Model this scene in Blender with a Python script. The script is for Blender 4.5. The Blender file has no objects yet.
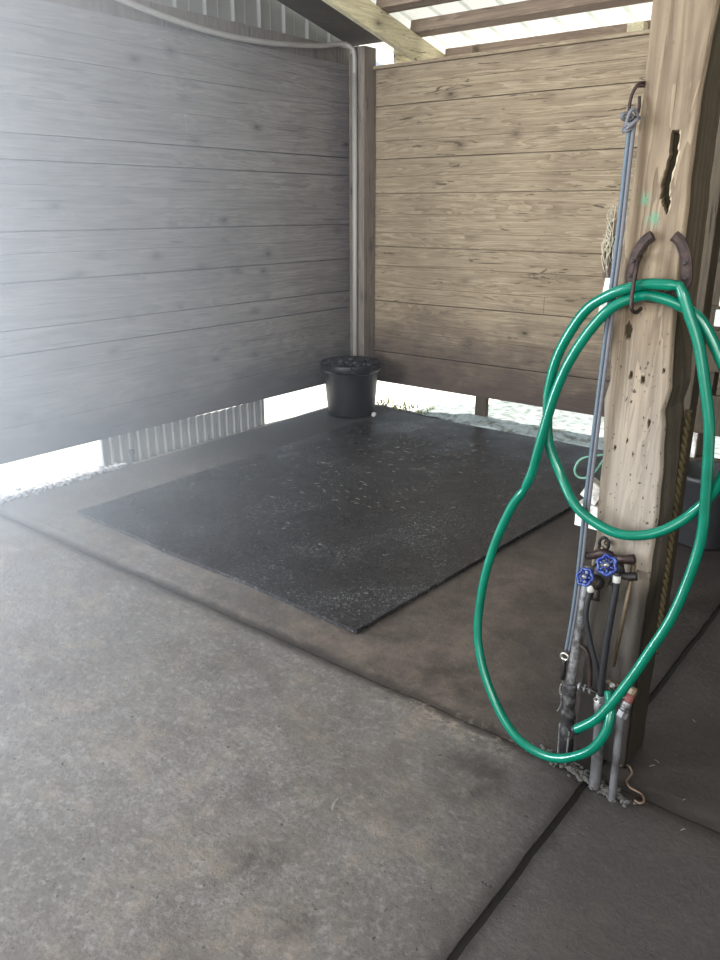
import bpy, bmesh, math, random
from mathutils import Vector, Matrix, noise
random.seed(7)
C = bpy.context.scene.collection
PI = math.pi

# ------------------------------------------------------------------ materials
class NT:
    def __init__(s, name):
        s.m = bpy.data.materials.new(name); s.m.use_nodes = True
        s.t = s.m.node_tree; s.n = s.t.nodes; s.b = s.n['Principled BSDF']; s.out = s.n['Material Output']
        s.tc = s.n.new('ShaderNodeTexCoord')
    def link(s, a, b): s.t.links.new(a, b)
    def node(s, k, **kw):
        n = s.n.new(k)
        for a, v in kw.items():
            if a.startswith('i_'):
                key = a[2:].replace('_', ' ')
                sock = n.inputs[int(key)] if key.isdigit() else n.inputs[key]
                if hasattr(v, 'links') or isinstance(v, bpy.types.NodeSocket): s.link(v, sock)
                else: sock.default_value = v
            else: setattr(n, a, v)
        return n
    def map(s, scale=(1,1,1), loc=(0,0,0), src=None):
        return s.node('ShaderNodeMapping', i_Vector=src or s.tc.outputs['Object'], i_Scale=scale, i_Location=loc).outputs[0]
    def noise(s, vec, scale=5, detail=6, rough=.6, dist=0):
        return s.node('ShaderNodeTexNoise', i_Vector=vec, i_Scale=scale, i_Detail=detail, i_Roughness=rough, i_Distortion=dist).outputs[0]
    def ramp(s, f, stops):
        r = s.node('ShaderNodeValToRGB', i_0=f); e = r.color_ramp.elements
        while len(e) < len(stops): e.new(.5)
        for k, (p, c) in enumerate(stops):
            e[k].position = p; e[k].color = (c, c, c, 1) if isinstance(c, (int, float)) else (*c, 1)
        return r.outputs[0]
    def mix(s, f, a, b, mode='MIX'):
        n = s.n.new('ShaderNodeMix'); n.data_type = 'RGBA'; n.blend_type = mode
        for i, v in ((0, f), (6, a), (7, b)):
            if isinstance(v, bpy.types.NodeSocket): s.link(v, n.inputs[i])
            elif i == 0: n.inputs[0].default_value = v
            else: n.inputs[i].default_value = (*v, 1) if len(v) == 3 else v
        return n.outputs[2]
    def math(s, op, a, b=0.0, c=None, clamp=False):
        n = s.n.new('ShaderNodeMath'); n.operation = op; n.use_clamp = clamp
        for i, v in enumerate((a, b, c)):
            if v is None: continue
            if isinstance(v, bpy.types.NodeSocket): s.link(v, n.inputs[i])
            else: n.inputs[i].default_value = v
        return n.outputs[0]
    def xyz(s, src=None):
        n = s.node('ShaderNodeSeparateXYZ', i_0=src or s.tc.outputs['Object']); return n.outputs
    def smooth(s, v, a, b, lo=0, hi=1):
        n = s.n.new('ShaderNodeMapRange'); n.interpolation_type = 'SMOOTHSTEP'
        s.link(v, n.inputs[0]); n.inputs[1].default_value = a; n.inputs[2].default_value = b
        n.inputs[3].default_value = lo; n.inputs[4].default_value = hi
        return n.outputs[0]
    def attr(s, name): return s.node('ShaderNodeAttribute', attribute_name=name).outputs['Fac']
    def bump(s, h, strength=.3, dist=.01, nrm=None):
        n = s.node('ShaderNodeBump', i_Height=h, i_Strength=strength, i_Distance=dist)
        if nrm: s.link(nrm, n.inputs['Normal'])
        s.link(n.outputs[0], s.b.inputs['Normal']); return n.outputs[0]
    def col(s, c):
        if isinstance(c, bpy.types.NodeSocket): s.link(c, s.b.inputs['Base Color'])
        else: s.b.inputs['Base Color'].default_value = (*c, 1)
    def set(s, **k):
        for a, v in k.items():
            q = s.b.inputs[a.replace('_', ' ')]
            if isinstance(v, bpy.types.NodeSocket): s.link(v, q)
            else: q.default_value = v

def simple(name, col, rough=.5, metal=0, var=.25, nscale=30, bump=.15, dirt=None, spec=.5):
    s = NT(name)
    f = s.noise(s.map(), nscale, 5)
    a = tuple(c * (1 - var) for c in col); b = tuple(min(1, c * (1 + var)) for c in col)
    c = s.mix(f, a, b)
    if dirt:
        g = s.noise(s.map(loc=(3, 1, 2)), nscale * .6, 6, .7)
        c = s.mix(s.ramp(g, [(.48, 0), (.62, 1)]), c, dirt)
    s.col(c); s.set(Roughness=rough, Metallic=metal); s.b.inputs['Specular IOR Level'].default_value = spec
    if bump: s.bump(f, bump, .004)
    return s.m

def wood(name, along, light, dark, stain=None, stain_z=None, knots=True, rough=.8, dirt_amt=.5, fine=1.0, crack=.9):
    """weathered softwood; 'along' is the grain axis 0/1/2; face attribute 'bid' offsets each board"""
    s = NT(name)
    bid = s.attr('bid'); off = s.node('ShaderNodeCombineXYZ', i_0=s.math('MULTIPLY', bid, 37.1), i_1=s.math('MULTIPLY', bid, 21.7), i_2=s.math('MULTIPLY', bid, 13.3)).outputs[0]
    v = s.node('ShaderNodeVectorMath', operation='ADD', i_0=s.tc.outputs['Object'], i_1=off).outputs[0]
    sc = [38 * fine] * 3; sc[along] = 1.1
    g1 = s.noise(s.map(tuple(sc), src=v), 1, 5, .65, .4)
    sc = [11] * 3; sc[along] = .7
    g2 = s.noise(s.map(tuple(sc), src=v), 1, 4, .5, 1.4)
    sc2 = [200 * fine] * 3; sc2[along] = 4
    g3 = s.noise(s.map(tuple(sc2), src=v), 1, 3, .6)
    rings = s.math('FRACT', s.math('MULTIPLY', g2, 9.0))
    rings = s.ramp(rings, [(0, .0), (.75, .8), (.95, 1), (1, 0)])
    f = s.math('ADD', s.math('MULTIPLY', g1, .62), s.math('MULTIPLY', rings, .26))
    f = s.math('ADD', f, s.math('MULTIPLY', g3, .2))
    c = s.mix(s.ramp(f, [(.3, 0), (.8, 1)]), light, dark)
    # board to board tone
    tone = s.math('FRACT', s.math('MULTIPLY', bid, 7.77))
    c = s.mix(1, c, s.ramp(tone, [(0, .78), (1, 1.16)]), 'MULTIPLY')
    # cracks / checks
    sc = [60] * 3; sc[along] = 2.2
    ck = s.noise(s.map(tuple(sc), (5, 5, 5), src=v), 1, 2, .4)
    ckm = s.ramp(ck, [(.24, 1), (.29, 0)])
    c = s.mix(s.math('MULTIPLY', ckm, .75), c, tuple(x * .25 for x in dark))
    if knots:
        sk = [5.5] * 3; sk[along] = 3.0
        vo = s.node('ShaderNodeTexVoronoi', i_Vector=s.map(tuple(sk), src=v), i_Scale=1.0, i_Randomness=1.0)
        k = s.ramp(vo.outputs['Distance'], [(.0, 1), (.05, .9), (.07, .5), (.15, .22), (.24, 0)])
        c = s.mix(k, c, tuple(x * .3 for x in dark))
        sk = [26] * 3; sk[along] = 3.0
        v3 = s.noise(s.map(tuple(sk), (2, 9, 4), src=v), 1, 3, .75, 1.2)
        c = s.mix(s.ramp(v3, [(.63, 0), (.66, crack)]), c, tuple(x * .35 for x in dark))
        fr = [24] * 3; fr[along] = 1.3
        v4 = s.noise(s.map(tuple(fr), (7, 3, 1), src=v), 1, 4, .6, 2.0)
        c = s.mix(s.ramp(v4, [(.40, .22), (.48, 0), (.62, .0), (.7, .22)]), c, tuple(x * .8 for x in dark))
    big = s.noise(s.map((1.2, 1.2, 1.6), (9, 2, 4)), 1.5, 5, .6)
    c = s.mix(s.ramp(big, [(.45, 0), (.75, dirt_amt)]), c, tuple(x * .55 for x in dark))
    if stain:
        z = s.xyz()[2]
        zz = s.math('ADD', z, s.math('MULTIPLY', s.math('SUBTRACT', s.noise(s.map((1.5, 1.5, 3)), 1.6, 5, .65), .5), .9))
        c = s.mix(s.smooth(zz, stain_z[1], stain_z[0], 0, .88), c, stain)
    s.col(c); s.set(Roughness=rough)
    h = s.math('SUBTRACT', s.math('MULTIPLY', f, -.6), s.math('MULTIPLY', ckm, 1.2))
    s.bump(h, .5, .004)
    return s

# ------------------------------------------------------------------ mesh helpers
def link(o, parent=None):
    C.objects.link(o)
    if parent: o.parent = parent
    return o
def obj(name, bm, mat, parent=None, smooth=False, origin=None):
    bmesh.ops.recalc_face_normals(bm, faces=bm.faces)
    me = bpy.data.meshes.new(name)
    if parent is not None:
        bmesh.ops.translate(bm, verts=bm.verts, vec=-parent.matrix_basis.translation if parent.parent is None else -(parent.matrix_basis.translation + parent.parent.matrix_basis.translation))
    bm.to_mesh(me); bm.free()
    if smooth:
        for p in me.polygons: p.use_smooth = True
    me.materials.append(mat if not isinstance(mat, NT) else mat.m)
    return link(bpy.data.objects.new(name, me), parent)
def thing(name, label, cat, loc=(0, 0, 0), group=None):
    o = bpy.data.objects.new(name, None); C.objects.link(o); o.location = loc
    o.empty_display_size = .05
    return tag(o, label, cat, group)
def tag(o, label, cat, group=None, kind=None):
    o['label'] = label; o['category'] = cat
    if group: o['group'] = group
    if kind: o['kind'] = kind
    return o
def struct(name, bm, mat, smooth=False):
    o = obj(name, bm, mat, smooth=smooth); o['kind'] = 'structure'; return o
def box(bm, lo, hi, bid=None, bev=0, rot=None):
    L = bm.faces.layers.float.get('bid') or bm.faces.layers.float.new('bid')
    vs = [bm.verts.new((x, y, z)) for x in (lo[0], hi[0]) for y in (lo[1], hi[1]) for z in (lo[2], hi[2])]
    fs = [bm.faces.new([vs[i] for i in q]) for q in ((0, 1, 3, 2), (4, 6, 7, 5), (0, 4, 5, 1), (2, 3, 7, 6), (0, 2, 6, 4), (1, 5, 7, 3))]
    if rot:
        c = (Vector(lo) + Vector(hi)) / 2
        bmesh.ops.rotate(bm, verts=vs, cent=c, matrix=rot)
    if bev:
        es = list({e for f in fs for e in f.edges})
        r = bmesh.ops.bevel(bm, geom=es, offset=bev, segments=2, affect='EDGES', profile=.6)
        fs = [f for f in fs if f.is_valid] + [f for f in r['faces'] if f.is_valid]
    if bid is not None:
        for f in fs: f[L] = bid
    return fs
def catmull(pts, n=8, closed=False):
    P = [Vector(p) for p in pts]; out = []
    N = len(P)
    for i in range(N if closed else N - 1):
        if closed: a, b, c, d = P[i - 1], P[i], P[(i + 1) % N], P[(i + 2) % N]
        else: a, b, c, d = P[max(i - 1, 0)], P[i], P[i + 1], P[min(i + 2, N - 1)]
        for k in range(n):
            t = k / n
            out.append(.5 * ((2 * b) + (c - a) * t + (2 * a - 5 * b + 4 * c - d) * t * t + (3 * b - a - 3 * c + d) * t ** 3))
    if not closed: out.append(P[-1])
    return out
def tube(bm, pts, r, seg=12, closed=False, caps=True, flat=None, hollow=False, start=None):
    """sweep; r float or list; flat=(w,h,axis): elliptical section with h along the fixed axis"""
    P = [Vector(p) for p in pts]; N = len(P); rings = []
    nrm = None
    for i, p in enumerate(P):
        t = (P[(i + 1) % N] - P[i - 1]) if closed else (P[min(i + 1, N - 1)] - P[max(i - 1, 0)])
        t.normalize()
        if flat:
            ax = Vector(flat[2]); side = t.cross(ax).normalized(); up = ax
            ring = [bm.verts.new(p + side * (math.cos(a) * flat[0]) + up * (math.sin(a) * flat[1])) for a in [2 * PI * k / seg + PI / seg for k in range(seg)]]
        else:
            if nrm is None:
                nrm = t.orthogonal().normalized() if start is None else Vector(start)
            nrm = (nrm - t * nrm.dot(t)).normalized(); bn = t.cross(nrm)
            rr = r[i] if isinstance(r, (list, tuple)) else r
            ring = [bm.verts.new(p + nrm * (math.cos(a) * rr) + bn * (math.sin(a) * rr)) for a in [2 * PI * k / seg for k in range(seg)]]
        rings.append(ring)
    for i in range(N if closed else N - 1):
        a, b = rings[i], rings[(i + 1) % N]
        for k in range(seg): bm.faces.new((a[k], a[(k + 1) % seg], b[(k + 1) % seg], b[k]))
    if caps and not closed:
        bm.faces.new(rings[0][::-1]); bm.faces.new(rings[-1])
    return rings
def lathe(bm, prof, o=(0, 0, 0), axis=(0, 0, 1), seg=24, cap=True):
    ax = Vector(axis).normalized(); u = ax.orthogonal().normalized(); w = ax.cross(u); o = Vector(o); R = []
    for r, h in prof:
        R.append([bm.verts.new(o + ax * h + (u * math.cos(2 * PI * k / seg) + w * math.sin(2 * PI * k / seg)) * max(r, 1e-4)) for k in range(seg)])
    for a, b in zip(R, R[1:]):
        for k in range(seg): bm.faces.new((a[k], a[(k + 1) % seg], b[(k + 1) % seg], b[k]))
    if cap: bm.faces.new(R[0][::-1]); bm.faces.new(R[-1])
def BM(): return bmesh.new()
def interp(tab, z):
    for (z0, v0), (z1, v1) in zip(tab, tab[1:]):
        if z <= z1:
            t = max(0, (z - z0) / (z1 - z0)); return v0 + (v1 - v0) * t
    return tab[-1][1]

# ------------------------------------------------------------------ palette
W_back = wood('weathered_tan_boards', 0, (.58, .48, .345), (.26, .19, .125), (.066, .046, .042), (.20, .98), dirt_amt=.4)
W_left = wood('weathered_grey_boards', 1, (.47, .44, .43), (.22, .20, .195), (.075, .07, .075), (.1, .7), dirt_amt=.45, crack=.4)
W_frame = wood('framing_lumber', 1, (.80, .76, .56), (.5, .43, .28), knots=True, dirt_amt=.3)
W_purlin = wood('purlin_lumber', 0, (.40, .31, .23), (.20, .145, .11), dirt_amt=.4)
W_dark = wood('old_and_shaded_lumber', 2, (.15, .12, .08), (.07, .055, .04), dirt_amt=.5)
W_corner = wood('corner_lumber', 2, (.42, .36, .31), (.20, .165, .14), (.09, .08, .07), (.1, .6), dirt_amt=.4)

def mk_floor():
    s = NT('stained_concrete')
    x, y, z = s.xyz()
    n1 = s.noise(s.map(), 1.6, 8, .62); n2 = s.noise(s.map(loc=(4, 7, 1)), 7, 8, .7); n3 = s.noise(s.map(), 90, 4, .7)
    c = s.mix(s.ramp(n1, [(.3, 0), (.7, 1)]), (.145, .134, .126), (.215, .20, .19))
    c = s.mix(s.ramp(n2, [(.40, .5), (.56, 0)]), c, (.12, .106, .098))
    c = s.mix(s.math('MULTIPLY', s.ramp(n3, [(.38, 1), (.54, 0)]), .6), c, (.11, .10, .09))
    n5 = s.noise(s.map(loc=(1, 5, 3)), 40, 5, .7)
    c = s.mix(s.math('MULTIPLY', s.ramp(n5, [(.52, 0), (.62, 1)]), .3), c, (.36, .345, .33))
    c = s.mix(s.ramp(s.noise(s.map(loc=(6, 1, 8)), 2.6, 9, .72), [(.5, 0), (.62, .6)]), c, (.13, .108, .095))
    sp = s.noise(s.map(loc=(2, 2, 2)), 3.2, 9, .75)
    c = s.mix(s.ramp(sp, [(.60, 0), (.66, .5)]), c, (.10, .09, .085))
    pt = s.noise(s.map(loc=(5, 9, 4)), 55, 3, .6); pr_ = s.noise(s.map(loc=(8, 8, 1)), 5, 3, .6)
    pit = s.math('MULTIPLY', s.ramp(pt, [(.30, 1), (.345, 0)]), s.ramp(pr_, [(.42, .15), (.6, 1)]))
    c = s.mix(s.math('MULTIPLY', pit, .85), c, (.035, .03, .027))
    tan = s.noise(s.map(loc=(3, 1, 6)), 4.5, 10, .78)
    c = s.mix(s.ramp(tan, [(.52, 0), (.60, .55)]), c, (.24, .205, .17))
    veins = s.noise(s.map((1, 2.2, 1), (1, 1, 9)), 6, 12, .85, .8)
    c = s.mix(s.ramp(veins, [(.47, 0), (.5, .45), (.53, 0)]), c, (.09, .078, .07))
    def spot(cx, cy, r, n0=n2):
        dd = s.math('SQRT', s.math('ADD', s.math('POWER', s.math('SUBTRACT', x, cx), 2.0), s.math('POWER', s.math('SUBTRACT', y, cy), 2.0)))
        return s.math('MULTIPLY', s.smooth(dd, r, r * .2), s.ramp(n0, [(.40, 1), (.58, .1)]))
    for cx, cy, r, a_ in ((-1.13, 1.03, .10, .75), (-1.85, 1.60, .13, .5), (-.86, 1.62, .22, .65), (-.95, .95, .08, .4), (-1.35, 1.62, .10, .4)):
        c = s.mix(s.math('MULTIPLY', spot(cx, cy, r), a_), c, (.05, .042, .038))
    # damp brown zone of the wash bay and right-hand shade painted into the colour
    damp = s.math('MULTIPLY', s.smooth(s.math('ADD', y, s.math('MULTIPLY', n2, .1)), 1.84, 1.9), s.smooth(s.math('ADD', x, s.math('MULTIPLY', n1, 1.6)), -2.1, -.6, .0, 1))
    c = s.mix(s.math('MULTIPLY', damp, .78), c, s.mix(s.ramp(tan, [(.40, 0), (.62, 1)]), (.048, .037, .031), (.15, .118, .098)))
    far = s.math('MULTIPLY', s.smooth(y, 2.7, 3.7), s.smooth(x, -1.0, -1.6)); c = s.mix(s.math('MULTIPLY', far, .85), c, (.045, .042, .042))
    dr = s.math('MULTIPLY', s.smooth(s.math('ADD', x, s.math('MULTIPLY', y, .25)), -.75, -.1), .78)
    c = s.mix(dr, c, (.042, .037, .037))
    wet = s.smooth(s.math('ADD', x, s.math('MULTIPLY', n1, 1.0)), -2.9, -1.2)
    wet = s.math('MULTIPLY', wet, s.smooth(y, .9, 2.6))
    # grime soaked in along the control joints
    wob = s.math('MULTIPLY', s.math('SUBTRACT', n2, .5), .05)
    d1 = s.math('ABSOLUTE', s.math('ADD', s.math('SUBTRACT', y, 1.83), wob)); d2 = s.math('ABSOLUTE', s.math('ADD', s.math('SUBTRACT', x, -.63), wob))
    d = s.math('MINIMUM', d1, d2)
    c = s.mix(s.smooth(d, .05, .004, 0, .8), c, (.035, .029, .026))
    # pale crumbly lime crust beside the joint near the post
    pale = s.math('MULTIPLY', s.smooth(s.math('ABSOLUTE', s.math('SUBTRACT', y, 1.79)), .09, .01), s.math('MULTIPLY', s.smooth(x, -1.5, -1.15), s.smooth(x, -.75, -.95)))
    c = s.mix(s.math('MULTIPLY', pale, s.ramp(s.noise(s.map(), 25, 6, .8), [(.5, 0), (.6, .55)])), c, (.36, .31, .26))
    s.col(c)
    s.set(Roughness=s.mix(wet, (.62,) * 3, (.42,) * 3))
    h = s.math('SUBTRACT', s.math('ADD', s.math('MULTIPLY', n2, .6), s.math('MULTIPLY', n3, .25)), s.math('MULTIPLY', pit, .4))
    h = s.math('ADD', h, s.math('MULTIPLY', tan, .8))
    s.bump(h, .7, .010)
    return s.m
M_floor = mk_floor()

def mk_mat():
    s = NT('wet_rubber')
    n = s.noise(s.map(), 110, 3, .75); n2 = s.noise(s.map(loc=(3, 3, 0)), 2.4, 6, .65); n3 = s.noise(s.map(), 36, 6, .75)
    c = s.mix(s.ramp(n, [(.35, 0), (.6, 1)]), (.012, .011, .0115), (.045, .043, .044))
    fl = s.ramp(s.math('MULTIPLY', s.noise(s.map(loc=(8, 1, 0)), 95, 4, .8), s.ramp(n2, [(.38, .93), (.62, 1.06)])), [(.575, 0), (.64, 1)])
    c = s.mix(s.math('MULTIPLY', fl, .8), c, (.26, .26, .265))
    s.col(c)
    s.set(Roughness=s.ramp(n2, [(.38, .24), (.62, .5)]))
    s.bump(s.math('ADD', s.math('MULTIPLY', n, .5), s.math('MULTIPLY', n3, .8)), .55, .006)
    return s.m
M_mat = mk_mat()

M_straw = simple('dry_straw', (.30, .27, .22), .7)
M_gravel_ground = simple('sunlit_limestone', (.78, .76, .72), .9, var=.2, nscale=6)
M_curb = simple('pale_wet_concrete', (.34, .385, .385), .4, var=.6, nscale=24, bump=1, dirt=(.13, .14, .12))
M_gravel = simple('pale_gravel', (.60, .66, .66), .5, var=.3, nscale=60)
M_weed = simple('weed_leaf', (.22, .26, .09), .6)
M_galv = simple('weathered_galvanised_sheet', (.50, .51, .51), .45, .35, .25, 9, .1)
M_siding = simple('pale_metal_siding', (.36, .36, .34), .45, .15, .15, 5, .05)
M_black = simple('black_plastic', (.008, .008, .009), .45, 0, .3, 20, .1)
M_rubber = simple('black_rubber', (.022, .022, .025), .5, 0, .3, 40, .1)
M_foam = simple('torn_black_insulation', (.02, .019, .02), .75, 0, .5, 30, .8, dirt=(.11, .11, .11))
M_pvc = simple('grey_pvc', (.11, .11, .115), .5, 0, .25, 25, .1, dirt=(.055, .05, .05))
M_conduit = simple('galvanised_conduit', (.27, .27, .275), .42, .45, .25, 40, .2, dirt=(.09, .085, .08))
M_paleconduit = simple('pale_conduit', (.42, .40, .38), .5, 0, .12, 20, .1)
M_white = simple('chipped_white_plastic', (.70, .69, .65), .5, 0, .1, 30, .2, dirt=(.38, .34, .30))
M_rust = simple('rusty_iron', (.045, .032, .030), .55, .5, .4, 60, .5, dirt=(.075, .05, .042))
M_iron = simple('dark_iron', (.05, .045, .045), .5, .6, .3, 60, .3)
M_chrome = simple('dull_steel', (.55, .54, .52), .3, .9, .15, 60, .1)
M_brass = simple('tarnished_brass', (.16, .125, .085), .5, .5, .3, 60, .3)
M_blue = simple('chipped_blue_enamel', (.008, .02, .13), .3, 0, .6, 90, .3, dirt=(.05, .09, .24))
M_rope = simple('blue_grey_cord', (.10, .13, .16), .55, 0, .2, 90, .4)
M_rope2 = simple('grey_cord', (.13, .13, .145), .6, 0, .2, 90, .4)
M_yrope = simple('faded_yellow_rope', (.085, .066, .03), .7, 0, .3, 90, .4)
M_gstring = simple('pale_green_twine', (.20, .38, .30), .6, 0, .2, 90, .2)
M_dark = simple('joint_dirt', (.02, .018, .016), .9)
M_red = simple('red_tape', (.20, .07, .065), .6)
M_fibre = simple('shredded_pale_fibre', (.36, .33, .26), .8, 0, .3, 50, .3)
M_label = simple('printed_red', (.5, .13, .12), .6)

def mk_hose():
    s = NT('green_vinyl_hose')
    n = s.noise(s.map(), 14, 4)
    s.col(s.mix(n, (.0, .10, .062), (.0, .18, .12)))
    s.set(Roughness=.2); s.b.inputs['Specular IOR Level'].default_value = .6
    s.bump(s.noise(s.map(), 220, 2), .08, .002)
    return s.m
M_hose = mk_hose()
M_collar = simple('dull_white_collar', (.42, .42, .40), .5)

def mk_roof():
    s = NT('translucent_white_roofing')
    d = s.node('ShaderNodeBsdfTranslucent'); d.inputs[0].default_value = (.80, .82, .79, 1)
    m = s.node('ShaderNodeMixShader'); m.inputs[0].default_value = .30
    s.col(s.mix(s.noise(s.map((1, .3, 1)), 2.5, 4), (.62, .63, .58), (.78, .79, .74))); s.set(Roughness=.5)
    s.link(s.b.outputs[0], m.inputs[1]); s.link(d.outputs[0], m.inputs[2]); s.link(m.outputs[0], s.out.inputs[0])
    return s.m
M_roof = mk_roof()
M_roof2 = simple('painted_metal_roofing', (.45, .45, .44), .5, .2, .1, 5, 0)

# ------------------------------------------------------------------ floor, ground
XL, YB = -4.09, 5.03          # slab edges
bm = BM()
XS = [(XL, -.640), (-.621, 3.4)]; YS = [(-3.2, 1.8265), (1.8335, YB)]
for xa, xb in XS:
    for ya, yb in YS:
        nx = max(2, int((xb - xa) / .06)); ny = max(2, int((yb - ya) / .06)); G = []
        for i in range(nx + 1):
            row = []
            for j in range(ny + 1):
                x = xa + (xb - xa) * i / nx; y = ya + (yb - ya) * j / ny
                z = -.003 + .004 * noise.noise((x * 1.3, y * 1.3, 3))
                if i in (0, nx): x += .003 * noise.noise((x * 3, y * 9, 1)) + .003 * noise.noise((x, y * 40, 1)); z -= .003
                if j in (0, ny): y += .006 * noise.noise((x * 9, y * 3, 5)); z -= .004
                if i == 0 and xa == XL: x += .05 * noise.noise((1, y * 3.1, 0)); z -= .01
                if j == ny and yb == YB: y += .05 * noise.noise((x * 3.1, 1, 0)); z -= .01
                row.append(bm.verts.new((x, y, min(z, 0))))
            G.append(row)
        for i in range(nx):
            for j in range(ny): bm.faces.new((G[i][j], G[i + 1][j], G[i + 1][j + 1], G[i][j + 1]))
        rim = [G[i][0] for i in range(nx)] + [G[nx][j] for j in range(ny)] + [G[i][ny] for i in range(nx, 0, -1)] + [G[0][j] for j in range(ny, 0, -1)]
        low = [bm.verts.new((v.co.x, v.co.y, -.13)) for v in rim]
        for k in range(len(rim)): bm.faces.new((rim[k], low[k], low[(k + 1) % len(rim)], rim[(k + 1) % len(rim)]))
struct('floor', bm, M_floor, smooth=False)
bm = BM(); box(bm, (-4.0, -3.1, -.12), (3.3, 4.95, -.014)); struct('trim_1', bm, M_dark)     # dirt in the control joints

bm = BM()
n = 40
for (xa, xb, ya, yb) in ((-30, XL - .001, -30, 30), (XL, 12, YB + .001, 30), (XL, 12, -30, -3.2), (3.4, 12, -3.2, YB)):
    V = [bm.verts.new(p) for p in ((xa, ya, -.10), (xb, ya, -.10), (xb, yb, -.10), (xa, yb, -.10))]; bm.faces.new(V)
struct('ground', bm, M_gravel_ground)

# ------------------------------------------------------------------ walls
def board_wall(name, mat, joints, axis, face, lo, hi, thick, splits, strong):
    """horizontal boards; axis 1: wall in the y-z plane at x=face ; axis 0: wall in the x-z plane at y=face"""
    bm = BM()
    for k, (za, zb) in enumerate(zip(joints, joints[1:])):
        g = .0032 if k in strong or k - 1 in () else random.choice((.0004, .0006, .001)); gt = .0032 if k + 1 in strong else .0006
        cuts = [lo] + sorted(s for s in splits.get(k, [])) + [hi]
        for q, (a, b) in enumerate(zip(cuts, cuts[1:])):
            d = random.uniform(-.003, .004); bid = random.random() * 9
            t = random.uniform(-.002, .002)
            if axis == 1: fs = box(bm, (face - thick, a + .001, za + g), (face + d, b - .001, zb - gt), bid, .0022)
            else: fs = box(bm, (a + .001, face - d, za + g), (b - .001, face + thick, zb - gt), bid, .003)
    L = bm.faces.layers.float.get('bid')
    if axis == 1: fs = box(bm, (face - thick - .004, lo, joints[0] + .01), (face - thick + .012, hi, joints[-1] - .01), 0)  # backing sheet added to keep outside light out of the board gaps
    else: fs = box(bm, (lo, face + thick - .012, joints[0] + .01), (hi, face + thick + .004, joints[-1] - .01), 0)
    return struct(name, bm, mat)
LJ = [.192, .381, .53, .646, .765, .893, 1.012, 1.135, 1.278, 1.389, 1.50, 1.619, 1.736, 1.861, 2.04, 2.231, 2.362, 2.485]
BJ = [.190, .434, .60, .825, .94, 1.09, 1.232, 1.334, 1.464, 1.607, 1.725, 1.844, 1.967, 2.20, 2.33, 2.44]
board_wall('wall_left', W_left, LJ, 1, -4.05, .9, 5.04, .038, {13: [3.4]}, (13, 12, 7, 4, 5, 9))
board_wall('wall_back', W_back, BJ, 0, 5.0, -4.05, .6, .038, {3: [-2.4], 7: [-1.2], 11: [-1.5]}, (13, 11, 9, 6, 3, 1))
bm = BM(); box(bm, (-3.86, 4.962, 2.44), (.6, 5.05, 2.462), .4, .003); o = struct('trim_2', bm, W_back)

# corner: post and pale conduit
bm = BM(); box(bm, (-3.925, 4.86, -.004), (-3.835, 4.995, 2.58), .3, .004); box(bm, (-4.045, 4.945, -.004), (-3.926, 4.997, 2.56), 1.3, .003)
o = obj('corner_post', bm, W_corner); tag(o, 'brown wooden corner post where the two plank walls meet', 'post')
t = thing('conduit', 'pale conduit sagging across the top of the grey plank wall and down the corner', 'conduit', (-3.99, 4.9, 0))
bm = BM(); tube(bm, catmull([(-3.99, 1.6, 2.86), (-3.99, 2.3, 2.69), (-3.99, 2.9, 2.565), (-3.99, 3.5, 2.50), (-3.99, 4.0, 2.50), (-3.98, 4.5, 2.545), (-3.95, 4.74, 2.585), (-3.92, 4.80, 2.575), (-3.905, 4.833, 2.54), (-3.905, 4.838, 2.40)], 8), .0165, 10); obj('sagging_run', bm, M_paleconduit, t, True)
bm = BM(); tube(bm, [(-3.905, 4.838, 2.41), (-3.905, 4.838, 1.2), (-3.905, 4.838, .03)], .0185, 10); obj('vertical_run', bm, M_paleconduit, t, True)

bm = BM(); box(bm, (-4.105, .9, 2.44), (-4.07, 4.99, 2.60), 1.9, .003); struct('trim_3', bm, W_corner)
# gable: sheet siding above the left wall, rafter under the roof edge
def zroof(y): return 2.66 + .216 * (5.16 - y)
def ribbed(bm, P, u, v, nu, pitch, ribw, ribh, nrm, length_fn):
    """P + s*u along; ribs run along v with a local length"""
    P, u, v, nrm = Vector(P), Vector(u), Vector(v), Vector(nrm); s = 0; cols = []
    while s < nu:
        for ds, h in ((0, 0), (ribw * .25, ribh), (ribw * .75, ribh), (ribw, 0)): cols.append((s + ds, h))
        cols.append((s + pitch * .5, .0)); cols.append((s + pitch * .52, .003)); cols.append((s + pitch * .58, .003)); cols.append((s + pitch * .6, 0))
        s += pitch
    prev = None
    for s_, h in cols:
        if s_ > nu: break
        a, b = length_fn(s_)
        p = P + u * s_ + nrm * h
        cur = (bm.verts.new(p + v * a), bm.verts.new(p + v * b))
        if prev: bm.faces.new((prev[0], cur[0], cur[1], prev[1]))
        prev = cur
bm = BM(); ribbed(bm, (-4.12, .9, 0), (0, 1, 0), (0, 0, 1), 4.26, .229, .022, .026, (1, 0, 0), lambda s: (2.56, zroof(.9 + s) - .0))
struct('wall_gable', bm, M_siding)
bm = BM()
def slopebeam(bm, x0, x1, ya, yb, top_off, depth, bid):
    za, zb = zroof(ya) + top_off, zroof(yb) + top_off
    L = bm.faces.layers.float.get('bid') or bm.faces.layers.float.new('bid')
    V = []
    for y, z in ((ya, za), (yb, zb)):
        for x in (x0, x1):
            for zz in (z - depth, z): V.append(bm.verts.new((x, y, zz)))
    fs = [bm.faces.new([V[i] for i in q]) for q in ((0, 1, 3, 2), (4, 6, 7, 5), (0, 4, 5, 1), (2, 3, 7, 6), (0, 2, 6, 4), (1, 5, 7, 3))]
    for f in fs: f[L] = bid
    r = bmesh.ops.bevel(bm, geom=list({e for f in fs for e in f.edges}), offset=.003, segments=1, affect='EDGES')
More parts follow.
